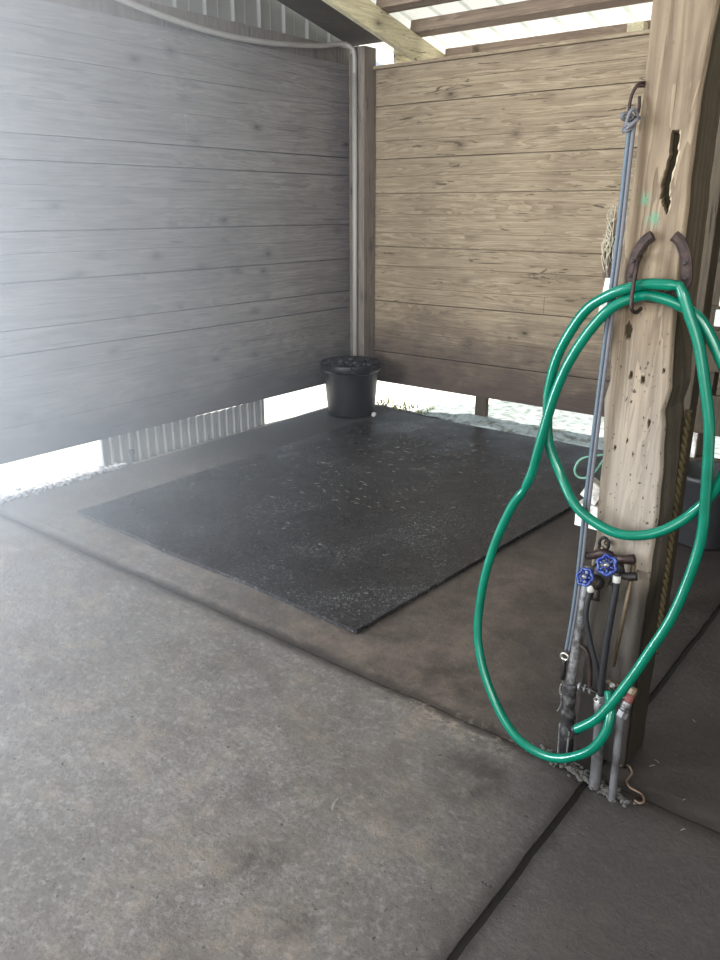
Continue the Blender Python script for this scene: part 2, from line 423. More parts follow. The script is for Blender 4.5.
slopebeam(bm, -4.06, -3.535, .9, 4.99, -.045, .04, 2.2)
tag(obj('gable_rafter', bm, W_dark), 'dark sloping board under the roof edge above the ribbed siding', 'rafter')  # rafter in shadow: shade put into the wood colour, widened over the bright roof
bm = BM(); slopebeam(bm, -3.50, -3.455, -3, 5.75, -.085, .155, 3.7)
tag(obj('rafter', bm, W_frame), 'pale knotty sloping rafter coming forward from the back wall near the corner', 'rafter')
bm = BM(); slopebeam(bm, -3.72, -3.685, 5.045, 5.75, -.085, .115, 5.7)
tag(obj('short_rafter', bm, W_frame), 'short pale timber between the corner post and the big rafter', 'rafter')
for k, (yy, lab) in enumerate(((4.98, 'roof purlin just above the back wall, lower of the two cross timbers in view'), (4.6, 'upper roof purlin cut off by the top of the picture'))):
    bm = BM(); z = zroof(yy); box(bm, (-3.50, yy - .045, z - .083), (1.0, yy + .045, z - .002), 1.1 * k, .003, Matrix.Rotation(-math.atan(.216), 3, 'X'))
    tag(obj('purlin', bm, W_purlin), lab, 'purlin')
# eave beam with short blocks
bm = BM(); z = zroof(5.34); box(bm, (-3.45, 5.30, 2.40), (1.0, 5.34, z - .045), 6.6, .003)
tag(obj('eave_beam', bm, W_purlin), 'brown eave beam behind the top of the back wall', 'beam')
for x, lab in ((-3.28, 'small wooden block on the eave beam by the big rafter'), (-2.10, 'pale wooden block on the eave beam next to the hose post')):
    bm = BM(); box(bm, (x, 5.22, z - .16), (x + .10, 5.301, z - .062), x, .003); tag(obj('wooden_block', bm, W_purlin if x < -3 else W_frame), lab, 'block')

# roof sheets
bm = BM(); c_ = math.cos(math.atan(.216)); 
ribbed(bm, (-4.2, 5.85, zroof(5.85)), (1, 0, 0), Vector((0, -1, .216)), 5.4, .229, .03, .04, (0, 0, 1), lambda s: (0, 2.9))
struct('ceiling', bm, M_roof)
bm = BM(); ribbed(bm, (-4.2, 2.99, zroof(2.99)), (1, 0, 0), Vector((0, -1, .216)), 7.7, .229, .035, .02, (0, 0, 1), lambda s: (0, 6.2))
struct('ceiling_front', bm, M_roof2)

# ------------------------------------------------------------------ outside the gap
bm = BM(); ribbed(bm, (-4.115, 2.62, 0), (0, 1, 0), (0, 0, 1), 1.42, .068, .034, .009, (1, 0, 0), lambda s: (-.10, .175 + .006 * math.sin(s * 5)))
tag(obj('corrugated_skirt', bm, M_galv), 'strip of ribbed grey sheet metal filling the gap under the left wall', 'sheet')
bm = BM(); lathe(bm, [(.012, 0), (.012, .045), (.02, .05), (.02, .075), (.004, .08)], (-4.06, 2.80, .0), seg=14)
tag(obj('pipe_plug', bm, M_pvc), 'small grey capped pipe stub poking up at the left wall foot', 'pipe')
# concrete curb beyond the back wall
bm = BM(); 
sec = []
for k in range(90):
    x = -3.42 + (1.42 + 3.42 - .8) * k / 89; f = min(1, (x + 3.42) / .5); row = []
    for (yy, zz) in ((4.965 - .10 * f, -.012), (4.925 - .05 * f, .012 * f), (4.985, .052 * f), (5.06, .062 * f), (5.16, .058 * f), (5.29, .05 * f), (5.30, -.101)):
        row.append(bm.verts.new((x, yy + .018 * noise.noise((x * 5, yy * 4, 2)), zz + .010 * noise.noise((x * 9, yy * 9, 1)) * (zz > 0))))
    sec.append(row)
for a, b in zip(sec, sec[1:]):
    for i_ in range(6): bm.faces.new((a[i_], b[i_], b[i_ + 1], a[i_ + 1]))
box(bm, (-3.05, 5.36, -.101), (.6, 6.1, .02), bev=.02)
tag(obj('curb', bm, M_curb), 'pale wet concrete curb seen through the gap under the back wall', 'curb')
bm = BM(); box(bm, (-2.89, 4.992, .035), (-2.80, 5.035, .194), .5, .003)
tag(obj('support_block', bm, W_dark), 'short dark wooden block holding up the back wall', 'block')
bm = BM()
def pebble(bm, x, y, z, r):
    m = Matrix.Translation((x, y, z)) @ Matrix.Rotation(random.random() * 6, 4, 'Z') @ Matrix.Diagonal((r * random.uniform(.8, 1.5), r * random.uniform(.7, 1.1), r * random.uniform(.4, .8), 1))
    bmesh.ops.create_icosphere(bm, subdivisions=1, radius=1, matrix=m)
for k in range(1500):
    x = random.uniform(-3.3, -1.2); w = .03 + .13 * max(0, (x + 3.3) / 1.6)
    y = 5.0 - abs(random.gauss(0, 1)) * w * .5 + random.uniform(-.02, .03)
    if y < max(4.96 - w, 4.885 if x < -1.5 else 0): continue
    pebble(bm, x, y, .003, random.uniform(.004, .013))
tag(obj('spilled_gravel', bm, M_gravel), 'pale wet gravel washed in along the foot of the back wall', 'gravel', kind='stuff')
bm = BM()
for k in range(420):
    y = random.uniform(1.5, 2.75); x = -4.06 + random.uniform(-.10, .09) * random.random() ; pebble(bm, x, y, .0, random.uniform(.006, .022))
tag(obj('rubble', bm, simple('grey_rubble', (.25, .25, .26), .8)), 'loose grey rubble and dirt along the slab edge at far left', 'rubble', kind='stuff')
bm = BM()
for k in range(90):
    x = random.uniform(-3.85, -3.3); y = 5.0 + random.uniform(-.10, .10); a = random.random() * 6.3; l = random.uniform(.02, .05); w = .005
    p = Vector((x, y, 0)); d = Vector((math.cos(a), math.sin(a), 0)); sd = Vector((-d.y, d.x, 0)) * w
    q = p + d * l * .5 + Vector((0, 0, l * .7)); e = p + d * l + Vector((0, 0, l * .5))
    V = [bm.verts.new(v) for v in (p - sd, p + sd, q + sd, q - sd, e)]; bm.faces.new(V[:4]); bm.faces.new((V[3], V[2], V[4]))
tag(obj('weeds', bm, M_weed), 'low yellow-green weeds under the back wall beside the black bucket', 'weeds', kind='stuff')

# ------------------------------------------------------------------ rubber mat
bm = BM()
mx0, mx1, my0, my1 = -3.53, -1.56, 2.07, 4.84; nx, ny = 60, 84; G = []
for i in range(nx + 1):
    row = []
    for j in range(ny + 1):
        u = i / nx; t_ = j / ny; x = mx0 + (-1.63 + .12 * t_ - mx0) * u; y = my0 + (my1 - my0) * t_ - .04 * u * (1 - t_)
        z = .016 + .004 * noise.noise((x * 1.1, y * 1.1, 0)) + .0016 * noise.noise((x * 5, y * 5, 2))
        if i in (0, nx): x += .010 * noise.noise((1, y * 2, 7)) + .006 * noise.noise((1, y * 23, 7))
        if j in (0, ny): y += .012 * noise.noise((x * 2, 1, 9)) + .007 * noise.noise((x * 23, 1, 9))
        row.append(bm.verts.new((x, y, z)))
    G.append(row)
for i in range(nx):
    for j in range(ny): bm.faces.new((G[i][j], G[i + 1][j], G[i + 1][j + 1], G[i][j + 1]))
rim = [G[i][0] for i in range(nx)] + [G[nx][j] for j in range(ny)] + [G[i][ny] for i in range(nx, 0, -1)] + [G[0][j] for j in range(ny, 0, -1)]
low = [bm.verts.new((v.co.x, v.co.y, -.001)) for v in rim]
for k in range(len(rim)): bm.faces.new((rim[k], low[k], low[(k + 1) % len(rim)], rim[(k + 1) % len(rim)]))
bmesh.ops.reverse_faces(bm, faces=bm.faces)
tag(obj('rubber_mat', bm, M_mat), 'wet black rubber stall mat lying on the concrete in the wash bay', 'mat')

# straw flecks; the cluster on the mat also stands in for wet glints
def fleck(bm, x, y, z, l, a, w=.0016):
    d = Vector((math.cos(a), math.sin(a), 0)); m = Vector((-d.y, d.x, 0)) * random.uniform(-.2, .2) * l
    p = Vector((x, y, z)); tube(bm, [p - d * l / 2, p + m + Vector((0, 0, .002)), p + d * l / 2], w, 4)
bm = BM()
for k in range(300):
    r = random.random()
    if r < .55: x, y = random.gauss(-2.75, .28), random.gauss(4.05, .26)
    elif r < .75: x, y = random.gauss(-2.6, .35), random.gauss(3.2, .22)
    else: x, y = random.uniform(-3.4, -1.65), random.uniform(2.2, 4.8)
    if not (mx0 + .03 < x < mx1 - .03 and my0 + .03 < y < my1 - .03): continue
    fleck(bm, x, y, .0215, random.uniform(.01, .035), random.random() * 6.3, .0009)
tag(obj('straw_and_glints', bm, M_straw), 'pale flecks over the wet mat, straw plus modelled wet glints', 'straw', kind='stuff')
bm = BM(); fleck(bm, -1.115, 1.292, .003, .045, 1.9, .0022)
tag(obj('straw_piece', bm, M_straw), 'single straw piece lying on the open concrete in front', 'straw')
bm = BM()
for k in range(26):
    fleck(bm, random.uniform(-.55, -.15) , random.uniform(1.75, 2.9), .002, random.uniform(.006, .02), random.random() * 6.3, .0009)
tag(obj('floor_litter', bm, M_straw), 'few pale straw bits on the dark concrete right of the post', 'straw', kind='stuff')

# ------------------------------------------------------------------ bucket
bx, by = -3.77, 4.62
t = thing('bucket', 'black plastic muck bucket standing in the corner on the wet mat edge', 'bucket', (bx, by, 0))
bm = BM()
# ribbed shell with a rolled rim
prof = [(.150, .004), (.166, .0), (.176, .012), (.178, .03), (.188, .12), (.198, .24), (.205, .335), (.207, .342), (.226, .345), (.232, .357), (.233, .398), (.226, .408), (.214, .404), (.205, .38), (.190, .20), (.172, .03), (.02, .022)]
lathe(bm, prof, (bx, by, 0.0), seg=48); obj('shell', bm, M_black, t, True)
for s, a in ((1, 2.6), (-1, 2.6 + PI)):
    bm = BM(); c = Vector((math.cos(a), math.sin(a), 0)); w = Vector((-c.y, c.x, 0)); o0 = Vector((bx, by, .39))
    tube(bm, catmull([o0 + c * .215 + w * .075, o0 + c * .245 + w * .07 + Vector((0, 0, -.02)), o0 + c * .258 + w * .03 + Vector((0, 0, -.045)), o0 + c * .258 - w * .03 + Vector((0, 0, -.045)), o0 + c * .245 - w * .07 + Vector((0, 0, -.02)), o0 + c * .215 - w * .075], 5), .008, 8)
    obj('rope_handle', bm, M_black, t, True)
bm = BM(); 
for k in range(60):
    a = random.random() * 6.3; r = .205 * math.sqrt(random.random()); pebble(bm, bx + r * math.cos(a) * .9, by + r * math.sin(a) * .9, .385 + random.uniform(0, .02), random.uniform(.02, .045))
o = obj('dark_contents', bm, M_rubber, t, False); o['kind'] = 'stuff'
t = thing('white_cap', 'tiny white cap lying beside the black bucket', 'cap', (-3.56, 4.62, .018)) if False else None
bm = BM(); lathe(bm, [(.016, 0), (.018, .004), (.018, .02), (.012, .024)], (-3.55, 4.62, .016), axis=(.3, -.2, .9), seg=14)
tag(obj('bottle_cap', bm, M_white), 'tiny white cap on the mat at the right foot of the black bucket', 'cap')

# ------------------------------------------------------------------ main post
LEFT = [(0, -.722), (.60, -.722), (.667, -.718), (.78, -.721), (.917, -.722), (1.046, -.733), (1.098, -.724), (1.172, -.731), (1.292, -.731), (1.386, -.729), (1.498, -.722), (1.605, -.718), (1.749, -.716), (1.9, -.715), (3.4, -.715)]
RIGHT = [(0, -.566), (.60, -.564), (.763, -.563), (.919, -.570), (1.0, -.574), (1.038, -.582), (1.075, -.574), (1.094, -.571), (1.164, -.577), (1.302, -.584), (1.434, -.585), (1.56, -.588), (1.72, -.588), (1.796, -.585), (1.904, -.577), (3.4, -.577)]
GOUGE = [(1.495, -.631), (1.502, -.632), (1.53, -.640), (1.552, -.641), (1.59, -.634), (1.62, -.631), (1.66, -.632)]
HOLES = [(-.688, 1.222, .008, .018), (-.670, 1.115, .004, .009), (-.640, 1.108, .004, .01), (-.690, .93, .003, .006), (-.612, 1.005, .003, .006), (-.592, 1.135, .003, .007), (-.66, .95, .003, .005)]
bm = BM(); NX, NS = 56, 26
zs = [k * .008 for k in range(0, 251)] + [2.0 + .1 * k for k in range(1, 14)]
dk = bm.verts.layers.float.new('dark'); rings = []
for z in zs:
    xl, xr = interp(LEFT, z), interp(RIGHT, z); xl += .003 * noise.noise((1, 2, z * 14)); xr += .004 * noise.noise((4, 2, z * 13))
    yf, yb_ = 1.9, 2.055; ring = []
    rag = .585 + .022 * noise.noise((z * 0 + 3, 7, 0))
    for i in range(NX + 1):                       # front, left to right
        u = i / NX; x = xl + (xr - xl) * u; y = yf; d = 0
        e = min(u, 1 - u) * NX
        y += .010 * max(0, 1 - e / 3.0) ** 2
        y += .0018 * noise.noise((x * 60, 1, z * 3)) + .003 * noise.noise((x * 12, 8, z * 5))
        edge = .585 + .02 * noise.noise((x * 25, 3, 1)) + (.03 if x > -.60 else 0)
        if z < edge: y += .016; d = max(d, .15)
        if 1.495 < z < 1.66:
            gx = interp(GOUGE, z) + .002 * noise.noise((z * 90, 0, 0)); hw = .0085 * min(1, (z - 1.492) / .02, (1.663 - z) / .008)
            if abs(x - gx) < hw: y += .022; d = 1
            elif abs(x - gx) < hw + .004 and x > gx: d = -.6
        for hx, hz, rx, rz in HOLES:
            q = ((x - hx) / rx) ** 2 + ((z - hz) / rz) ** 2 + .4 * noise.noise((x * 200, z * 200, 0))
            if q < 1: y += .007; d = 1
        v = bm.verts.new((x, y, z)); v[dk] = d; ring.append(v)
    for i in range(1, NS):                        # right side going back, its shade painted through the dark attribute
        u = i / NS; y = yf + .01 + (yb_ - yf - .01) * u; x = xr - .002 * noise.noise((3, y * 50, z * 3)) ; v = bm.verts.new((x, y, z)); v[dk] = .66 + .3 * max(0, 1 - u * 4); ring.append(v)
    for p in ((xr, yb_), (xl, yb_)): v = bm.verts.new((p[0], p[1], z)); ring.append(v)
    for i in range(1, 8):
        u = i / 8; v = bm.verts.new((xl, yb_ + (yf + .01 - yb_) * u, z)); v[dk] = -.35 if z > .3 else 0; ring.append(v)  # lit left face: its light is put into the colour by negative values
    rings.append(ring)
for a, b in zip(rings, rings[1:]):
    n = len(a)
    for k in range(n): bm.faces.new((a[k], a[(k + 1) % n], b[(k + 1) % n], b[k]))
bm.faces.new(rings[0][::-1]); bm.faces.new(rings[-1])
s = wood('weathered_post_wood', 2, (.37, .30, .215), (.15, .11, .075), knots=False, dirt_amt=.35)
base = s.b.inputs['Base Color'].links[0].from_socket
x, y, z = s.xyz()
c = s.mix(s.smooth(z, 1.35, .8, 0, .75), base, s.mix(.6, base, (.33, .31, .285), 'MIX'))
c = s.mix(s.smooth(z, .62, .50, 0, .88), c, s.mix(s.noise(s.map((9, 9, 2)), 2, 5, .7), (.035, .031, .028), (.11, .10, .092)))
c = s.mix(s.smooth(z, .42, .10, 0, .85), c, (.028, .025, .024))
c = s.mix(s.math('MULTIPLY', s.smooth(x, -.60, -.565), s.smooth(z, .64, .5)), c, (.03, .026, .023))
pits = s.noise(s.map((130, 130, 70)), 1, 2, .4)
pm = s.math('MULTIPLY', s.ramp(pits, [(.29, 1), (.33, 0)]), s.smooth(z, 1.5, 1.0, .25, 1))
c = s.mix(pm, c, (.06, .045, .035))
def blob(cx, cz, r):
    d2 = s.math('ADD', s.math('POWER', s.math('SUBTRACT', x, cx), 2.0), s.math('POWER', s.math('SUBTRACT', z, cz), 2.0))
    return s.smooth(s.math('SQRT', d2), r, r * .3)
gp = s.math('MULTIPLY', s.math('MAXIMUM', blob(-.660, 1.478, .024), blob(-.685, 1.522, .022)), s.ramp(s.noise(s.map(), 80, 4, .8), [(.42, 0), (.6, .8)]))
c = s.mix(gp, c, (.09, .25, .17))
kn = s.math('MAXIMUM', blob(-.690, 1.245, .03), blob(-.655, 1.30, .022)); c = s.mix(s.math('MULTIPLY', kn, .35), c, (.18, .13, .09))
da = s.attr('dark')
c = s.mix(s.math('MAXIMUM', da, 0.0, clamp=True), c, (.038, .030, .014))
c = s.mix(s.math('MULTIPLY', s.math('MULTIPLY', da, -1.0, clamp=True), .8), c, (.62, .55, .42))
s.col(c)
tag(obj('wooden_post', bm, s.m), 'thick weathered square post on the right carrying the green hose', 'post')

# ------------------------------------------------------------------ things behind and beside the post
bm = BM(); box(bm, (-.80, 2.80, -.004), (-.735, 2.89, 3.0), 3.1, .004)
bm.free()
bm = BM(); box(bm, (-.865, 2.86, -.004), (-.785, 2.95, 2.95), 3.1, .004)
tag(obj('rear_post', bm, W_dark), 'thin dark post standing behind the hose post', 'post')
bm = BM(); pts = []
for k in range(90):
    z = 1.02 - .70 * k / 89; a = k * 1.1; pts.append((-.560 + .004 * math.cos(a), 2.035 + .004 * math.sin(a), z))
tube(bm, pts, .006, 6)
pts2 = [(-.560 - .004 * math.cos(k * 1.1), 2.035 - .004 * math.sin(k * 1.1), 1.02 - .70 * k / 89) for k in range(90)]
tube(bm, pts2, .006, 6)
tag(obj('yellow_rope', bm, M_yrope, smooth=True), 'faded yellow twisted rope hanging down the shaded side of the post', 'rope')

# splintered board stub with shredded fibre, behind the cord
t = thing('splintered_board', 'broken wooden stub with shredded pale fibres left of the post', 'board', (-.775, 2.03, 1.30))
bm = BM(); box(bm, (-.792, 1.99, 1.395), (-.736, 2.05, 1.495), 2.7, .003); box(bm, (-.742, 2.0, 1.40), (-.728, 2.045, 1.44), 2.1, .002); obj('stub', bm, W_purlin, t)
bm = BM()
for k in range(70):
    x0 = random.uniform(-.800, -.730); z0 = random.uniform(1.33, 1.42); l = random.uniform(.05, .10); b = random.uniform(-.012, .012)
    y0 = 1.985 + random.uniform(-.006, .01)
    tube(bm, catmull([(x0, y0, z0), (x0 + b, y0 - .006, z0 + l * .4), (x0 - b * .6, y0 - .003, z0 + l * .75), (x0 + b * .8 + .003, y0 - .008, z0 + l)], 3), .0013, 4)
o = obj('shredded_fibre', bm, M_fibre, t); o['kind'] = 'stuff'
bm = BM(); box(bm, (-.803, 1.988, 1.335), (-.735, 2.03, 1.44), 2.9, .005); obj('fibre_mat', bm, W_back, t)
bm = BM(); box(bm, (-.800, 1.99, 1.235), (-.742, 2.03, 1.335), bev=.004, rot=Matrix.Rotation(.12, 3, 'Y')); box(bm, (-.742, 1.995, 1.25), (-.728, 2.02, 1.29))
tag(obj('white_bracket', bm, M_white), 'chipped white plastic piece under the splintered stub', 'bracket')
t = thing('white_tag', 'dirty white plastic block with red print low on the post left side', 'block', (-.765, 1.97, .70))
bm = BM(); box(bm, (-.800, 1.955, .672), (-.733, 2.0, .738), bev=.003)
box(bm, (-.786, 1.962, .745), (-.735, 1.995, .80), bev=.004, rot=Matrix.Rotation(.5, 3, 'Y')); obj('block_body', bm, M_white, t)
bm = BM(); box(bm, (-.790, 1.9535, .700), (-.772, 1.9555, .706)); box(bm, (-.768, 1.9535, .700), (-.762, 1.9555, .712)); obj('print_mark', bm, M_label, t)
bm = BM(); tube(bm, catmull([(-.735, 1.955, .888), (-.765, 1.95, .880), (-.792, 1.95, .868), (-.808, 1.955, .848), (-.812, 1.955, .826), (-.80, 1.955, .812), (-.778, 1.955, .815), (-.755, 1.955, .838), (-.740, 1.955, .866), (-.730, 1.955, .882)], 6), .0035, 6)
tag(obj('twine_loop', bm, M_gstring, smooth=True), 'loop of pale green twine sticking out left of the post', 'twine')

# dark tack room side to the right, far back
bm = BM()
for k, (za, zb) in enumerate(((.10, .30), (.42, .62), (.74, .94), (1.06, 1.26), (1.40, 1.60))): box(bm, (-1.13, 4.10, za), (.4, 4.13, zb), k * .7, .003)
for x in (-1.13, -.2): box(bm, (x, 4.13, -.004), (x + .09, 4.22, 2.9), x, .003)
tag(obj('rail_partition', bm, W_dark), 'dark horizontal rail partition in the shade right of the hose post', 'fence')
bm = BM()
for i in range(13):
    for j in range(17):
        pass
pr = [(.0, .62), (.10, .60), (.14, .45), (.13, .25), (.15, .05), (.16, 0)]
lathe(bm, [(.05, .0), (.15, .02), (.13, .3), (.15, .5), (.10, .62), (.04, .66)], (-1.06, 4.02, 1.62), seg=16)
for v in bm.verts: v.co.y = 4.05 + (v.co.y - 4.02) * .22; v.co.x += .02 * noise.noise(v.co * 9)
tag(obj('hanging_jacket', bm, simple('dark_maroon_cloth', (.09, .025, .035), .8), smooth=True), 'dark maroon jacket hanging in shade at the right edge beside the post', 'jacket')
for (x, y, z, w, h, lab) in ((-1.10, 4.06, 1.42, .09, .05, 'pale plastic scoop hung upper right behind the post'), (-1.05, 4.06, 1.06, .045, .075, 'small white piece added for a bright background patch beside the coiled hose'), (-1.06, 4.06, .965, .045, .08, 'cream piece added for a bright background patch, below the small white one'), (-1.10, 4.06, .30, .04, .13, 'small white strip hung low on the rail partition, just above the dark bin')):
    bm = BM(); box(bm, (x, y, z), (x + w, y + .02, z + h), bev=.006)
    tag(obj('wall_tag', bm, M_white), lab, 'tag')  # middle pieces stand in for bright background seen through the gap
t = thing('grey_bin', 'dark grey metal bin low in the shade right of the hose post', 'bin', (-.98, 3.75, 0))
bm = BM(); lathe(bm, [(.13, 0), (.14, .01), (.16, .32), (.168, .325), (.168, .345), (.15, .345), (.13, .03)], (-.90, 3.75, 0), seg=28); obj('bin_body', bm, simple('dark_grey_metal', (.07, .07, .075), .5, .3), t, True)
bm = BM(); tube(bm, catmull([(-.735 - .33, 3.75, .31), (-1.09, 3.70, .20), (-1.07, 3.65, .10), (-1.02, 3.64, .19)], 5), .004, 6); obj('bail', bm, M_chrome, t, True)

# ------------------------------------------------------------------ eye ring, cord and snap
t = thing('eye_hook', 'dark iron eye hook screwed into the upper left of the post', 'hook', (-.72, 1.9, 1.73))
bm = BM(); tube(bm, catmull([(-.712, 1.905, 1.765), (-.722, 1.885, 1.758), (-.731, 1.88, 1.735), (-.733, 1.88, 1.71), (-.730, 1.88, 1.692), (-.722, 1.88, 1.686), (-.715, 1.88, 1.694), (-.713, 1.885, 1.712), (-.716, 1.888, 1.735)], 6), .0035, 8); obj('eye', bm, M_rust, t, True)
bm = BM(); tube(bm, [(-.722, 1.886, 1.757), (-.700, 1.93, 1.76)], .004, 8); obj('screw_shank', bm, M_rust, t, True)
t = thing('tether_cord', 'blue-grey doubled cord knotted to the eye hook and hanging beside the post', 'cord', (-.725, 1.88, 1.69))
A = [(-.7225, 1.876, 1.675), (-.7235, 1.876, 1.58), (-.7245, 1.876, 1.443), (-.7265, 1.874, 1.325), (-.728, 1.872, 1.20), (-.733, 1.872, .974), (-.737, 1.872, .757), (-.7385, 1.872, .554), (-.743, 1.872, .432), (-.751, 1.874, .331)]
for dx, m_ in ((-.0046, M_rope), (.0046, M_rope2)):
    bm = BM(); tube(bm, catmull([(p[0] + dx, p[1] + (0.002 if dx > 0 else 0), p[2]) for p in A], 8), .0050, 10); obj('cord_strand', bm, m_, t, True)
bm = BM()
kp = []
for k in range(40):
    a = k / 40 * 2 * PI; kp.append((-.727 + .015 * math.cos(2 * a) * (1 + .3 * math.cos(a)), 1.874 + .010 * math.sin(3 * a), 1.683 + .013 * math.sin(a) + .006 * math.cos(3 * a)))
tube(bm, kp, .0048, 8, closed=True)
tube(bm, catmull([(-.733, 1.868, 1.672), (-.726, 1.866, 1.70), (-.718, 1.872, 1.708), (-.714, 1.882, 1.690), (-.722, 1.870, 1.668), (-.736, 1.868, 1.664)], 6), .0042, 8)
obj('knot', bm, M_rope2, t, True)
t = thing('snap_clip', 'steel trigger snap dangling from the lower end of the cord', 'clip', (-.756, 1.874, .31))
bm = BM(); tube(bm, catmull([(-.756 + .011 * math.cos(a), 1.87, .312 + .010 * math.sin(a)) for a in [k * PI / 5 for k in range(10)]], 3, True), .0034, 8, closed=True); obj('swivel_ring', bm, M_chrome, t, True)
bm = BM(); lathe(bm, [(.004, 0), (.0075, -.004), (.0065, -.02), (.0085, -.035), (.007, -.055), (.0045, -.066)], (-.756, 1.87, .303), seg=14); obj('snap_body', bm, M_iron, t, True)
bm = BM(); tube(bm, catmull([(-.756, 1.87, .24), (-.750, 1.87, .225), (-.745, 1.87, .205), (-.748, 1.87, .19), (-.757, 1.87, .19), (-.760, 1.87, .205), (-.757, 1.87, .222)], 5), .0035, 8); tube(bm, catmull([(-.753, 1.868, .185), (-.751, 1.868, .165), (-.755, 1.868, .145), (-.761, 1.868, .13)], 5), .0028, 8); obj('snap_hook', bm, M_chrome, t, True)

# ------------------------------------------------------------------ horseshoe with hook
t = thing('horseshoe', 'rusty horseshoe nailed to the post with its heels up, holding the hose', 'horseshoe', (-.625, 1.89, 1.36))
HS = [(-.652, 1.443), (-.668, 1.430), (-.684, 1.400), (-.692, 1.362), (-.690, 1.340), (-.677, 1.320), (-.652, 1.308), (-.626, 1.305), (-.602, 1.308), (-.578, 1.320), (-.566, 1.340), (-.565, 1.362), (-.573, 1.400), (-.588, 1.430), (-.604, 1.443)]
bm = BM(); tube(bm, catmull([(x, 1.889, z) for x, z in HS], 6), 0, 8, flat=(.0130, .0075, (0, 1, 0))); obj('shoe', bm, M_rust, t, False)
bm = BM(); hole = [(-.688, 1.385), (-.692, 1.352), (-.689, 1.330), (-.570, 1.385), (-.566, 1.352), (-.568, 1.330)]
bm.free()
for x, z in hole:
    bm = BM(); lathe(bm, [(.0045, 0), (.0045, .003), (.002, .004)], (x, 1.8825, z), axis=(0, -1, 0), seg=8)
    obj('nail_head', bm, M_iron, t)
bm = BM(); tube(bm, catmull([(-.672, 1.884, 1.395), (-.667, 1.862, 1.392), (-.664, 1.842, 1.375), (-.663, 1.832, 1.335), (-.662, 1.828, 1.298), (-.659, 1.831, 1.280), (-.654, 1.845, 1.274), (-.650, 1.862, 1.282)], 6), .0046, 8); obj('holding_hook', bm, M_rust, t, True)

# ------------------------------------------------------------------ garden hose
HP = [(-.659,1.749,.183),(-.6,1.758,.248),(-.543,1.782,.368),(-.514,1.798,.444),(-.477,1.819,.546),(-.456,1.84,.647),(-.443,1.855,.762),(-.449,1.86,.872),(-.462,1.86,1.021),(-.481,1.86,1.107),(-.51,1.86,1.21),(-.541,1.858,1.281),(-.565,1.856,1.333),(-.575,1.856,1.338),(-.606,1.856,1.339),(-.645,1.856,1.337),(-.683,1.856,1.326),(-.729,1.86,1.307),(-.788,1.865,1.263),(-.844,1.868,1.164),(-.867,1.872,1.071),(-.868,1.876,.992),(-.856,1.876,.912),(-.816,1.872,.838),(-.768,1.855,.778),(-.724,1.85,.747),(-.653,1.85,.724),(-.589,1.85,.731),(-.531,1.86,.758),(-.479,1.878,.807),(-.441,1.885,.867),(-.417,1.885,.945),(-.415,1.885,1.04),(-.435,1.885,1.118),(-.463,1.882,1.177),(-.517,1.880,1.261),(-.565,1.872,1.293),(-.612,1.868,1.308),(-.658,1.866,1.309),(-.726,1.858,1.272),(-.792,1.852,1.177),(-.836,1.848,1.068),(-.868,1.846,.924),(-.885,1.85,.843),(-.905,1.855,.79),(-.914,1.856,.772),(-.948,1.86,.713),(-.989,1.855,.593),(-1.01,1.836,.453),(-.998,1.807,.305),(-.932,1.775,.179),(-.829,1.745,.089),(-.713,1.73,.08),(-.619,1.733,.138),(-.579,1.745,.206),(-.576,1.765,.262),(-.598,1.80,.30)]
t = thing('garden_hose', 'green garden hose looped in two big coils over the horseshoe on the post', 'hose', (-.65, 1.86, 1.3))
P = catmull(HP, 7)
R = []
for p in P:
    r = .0128
    for kp, amt in ((Vector((-.570, 1.856, 1.336)), .22), (Vector((-.910, 1.856, .78)), .25)):
        d = (p - kp).length
        if d < .02: r *= 1 - amt * (1 - d / .02)
    R.append(r)
bm = BM(); rg = tube(bm, P, R, 16, caps=False)
# open cut end: a wall turned back inside
c = P[0]; inner = [bm.verts.new(c + (v.co - c) * .72) for v in rg[0]]; d = (P[2] - P[0]).normalized() * .03
deep = [bm.verts.new(v.co + d) for v in inner]
for k in range(16):
    bm.faces.new((rg[0][k], rg[0][(k + 1) % 16], inner[(k + 1) % 16], inner[k])); bm.faces.new((inner[k], inner[(k + 1) % 16], deep[(k + 1) % 16], deep[k]))
bm.faces.new(deep); bm.faces.new(rg[-1])
obj('hose_tube', bm, M_hose, t, True)
bm = BM(); d = (P[0] - P[3]).normalized(); tube(bm, [c - d * .004, c + d * .002], .0136, 16, caps=False); obj('dark_end_band', bm, M_rubber, t, True)

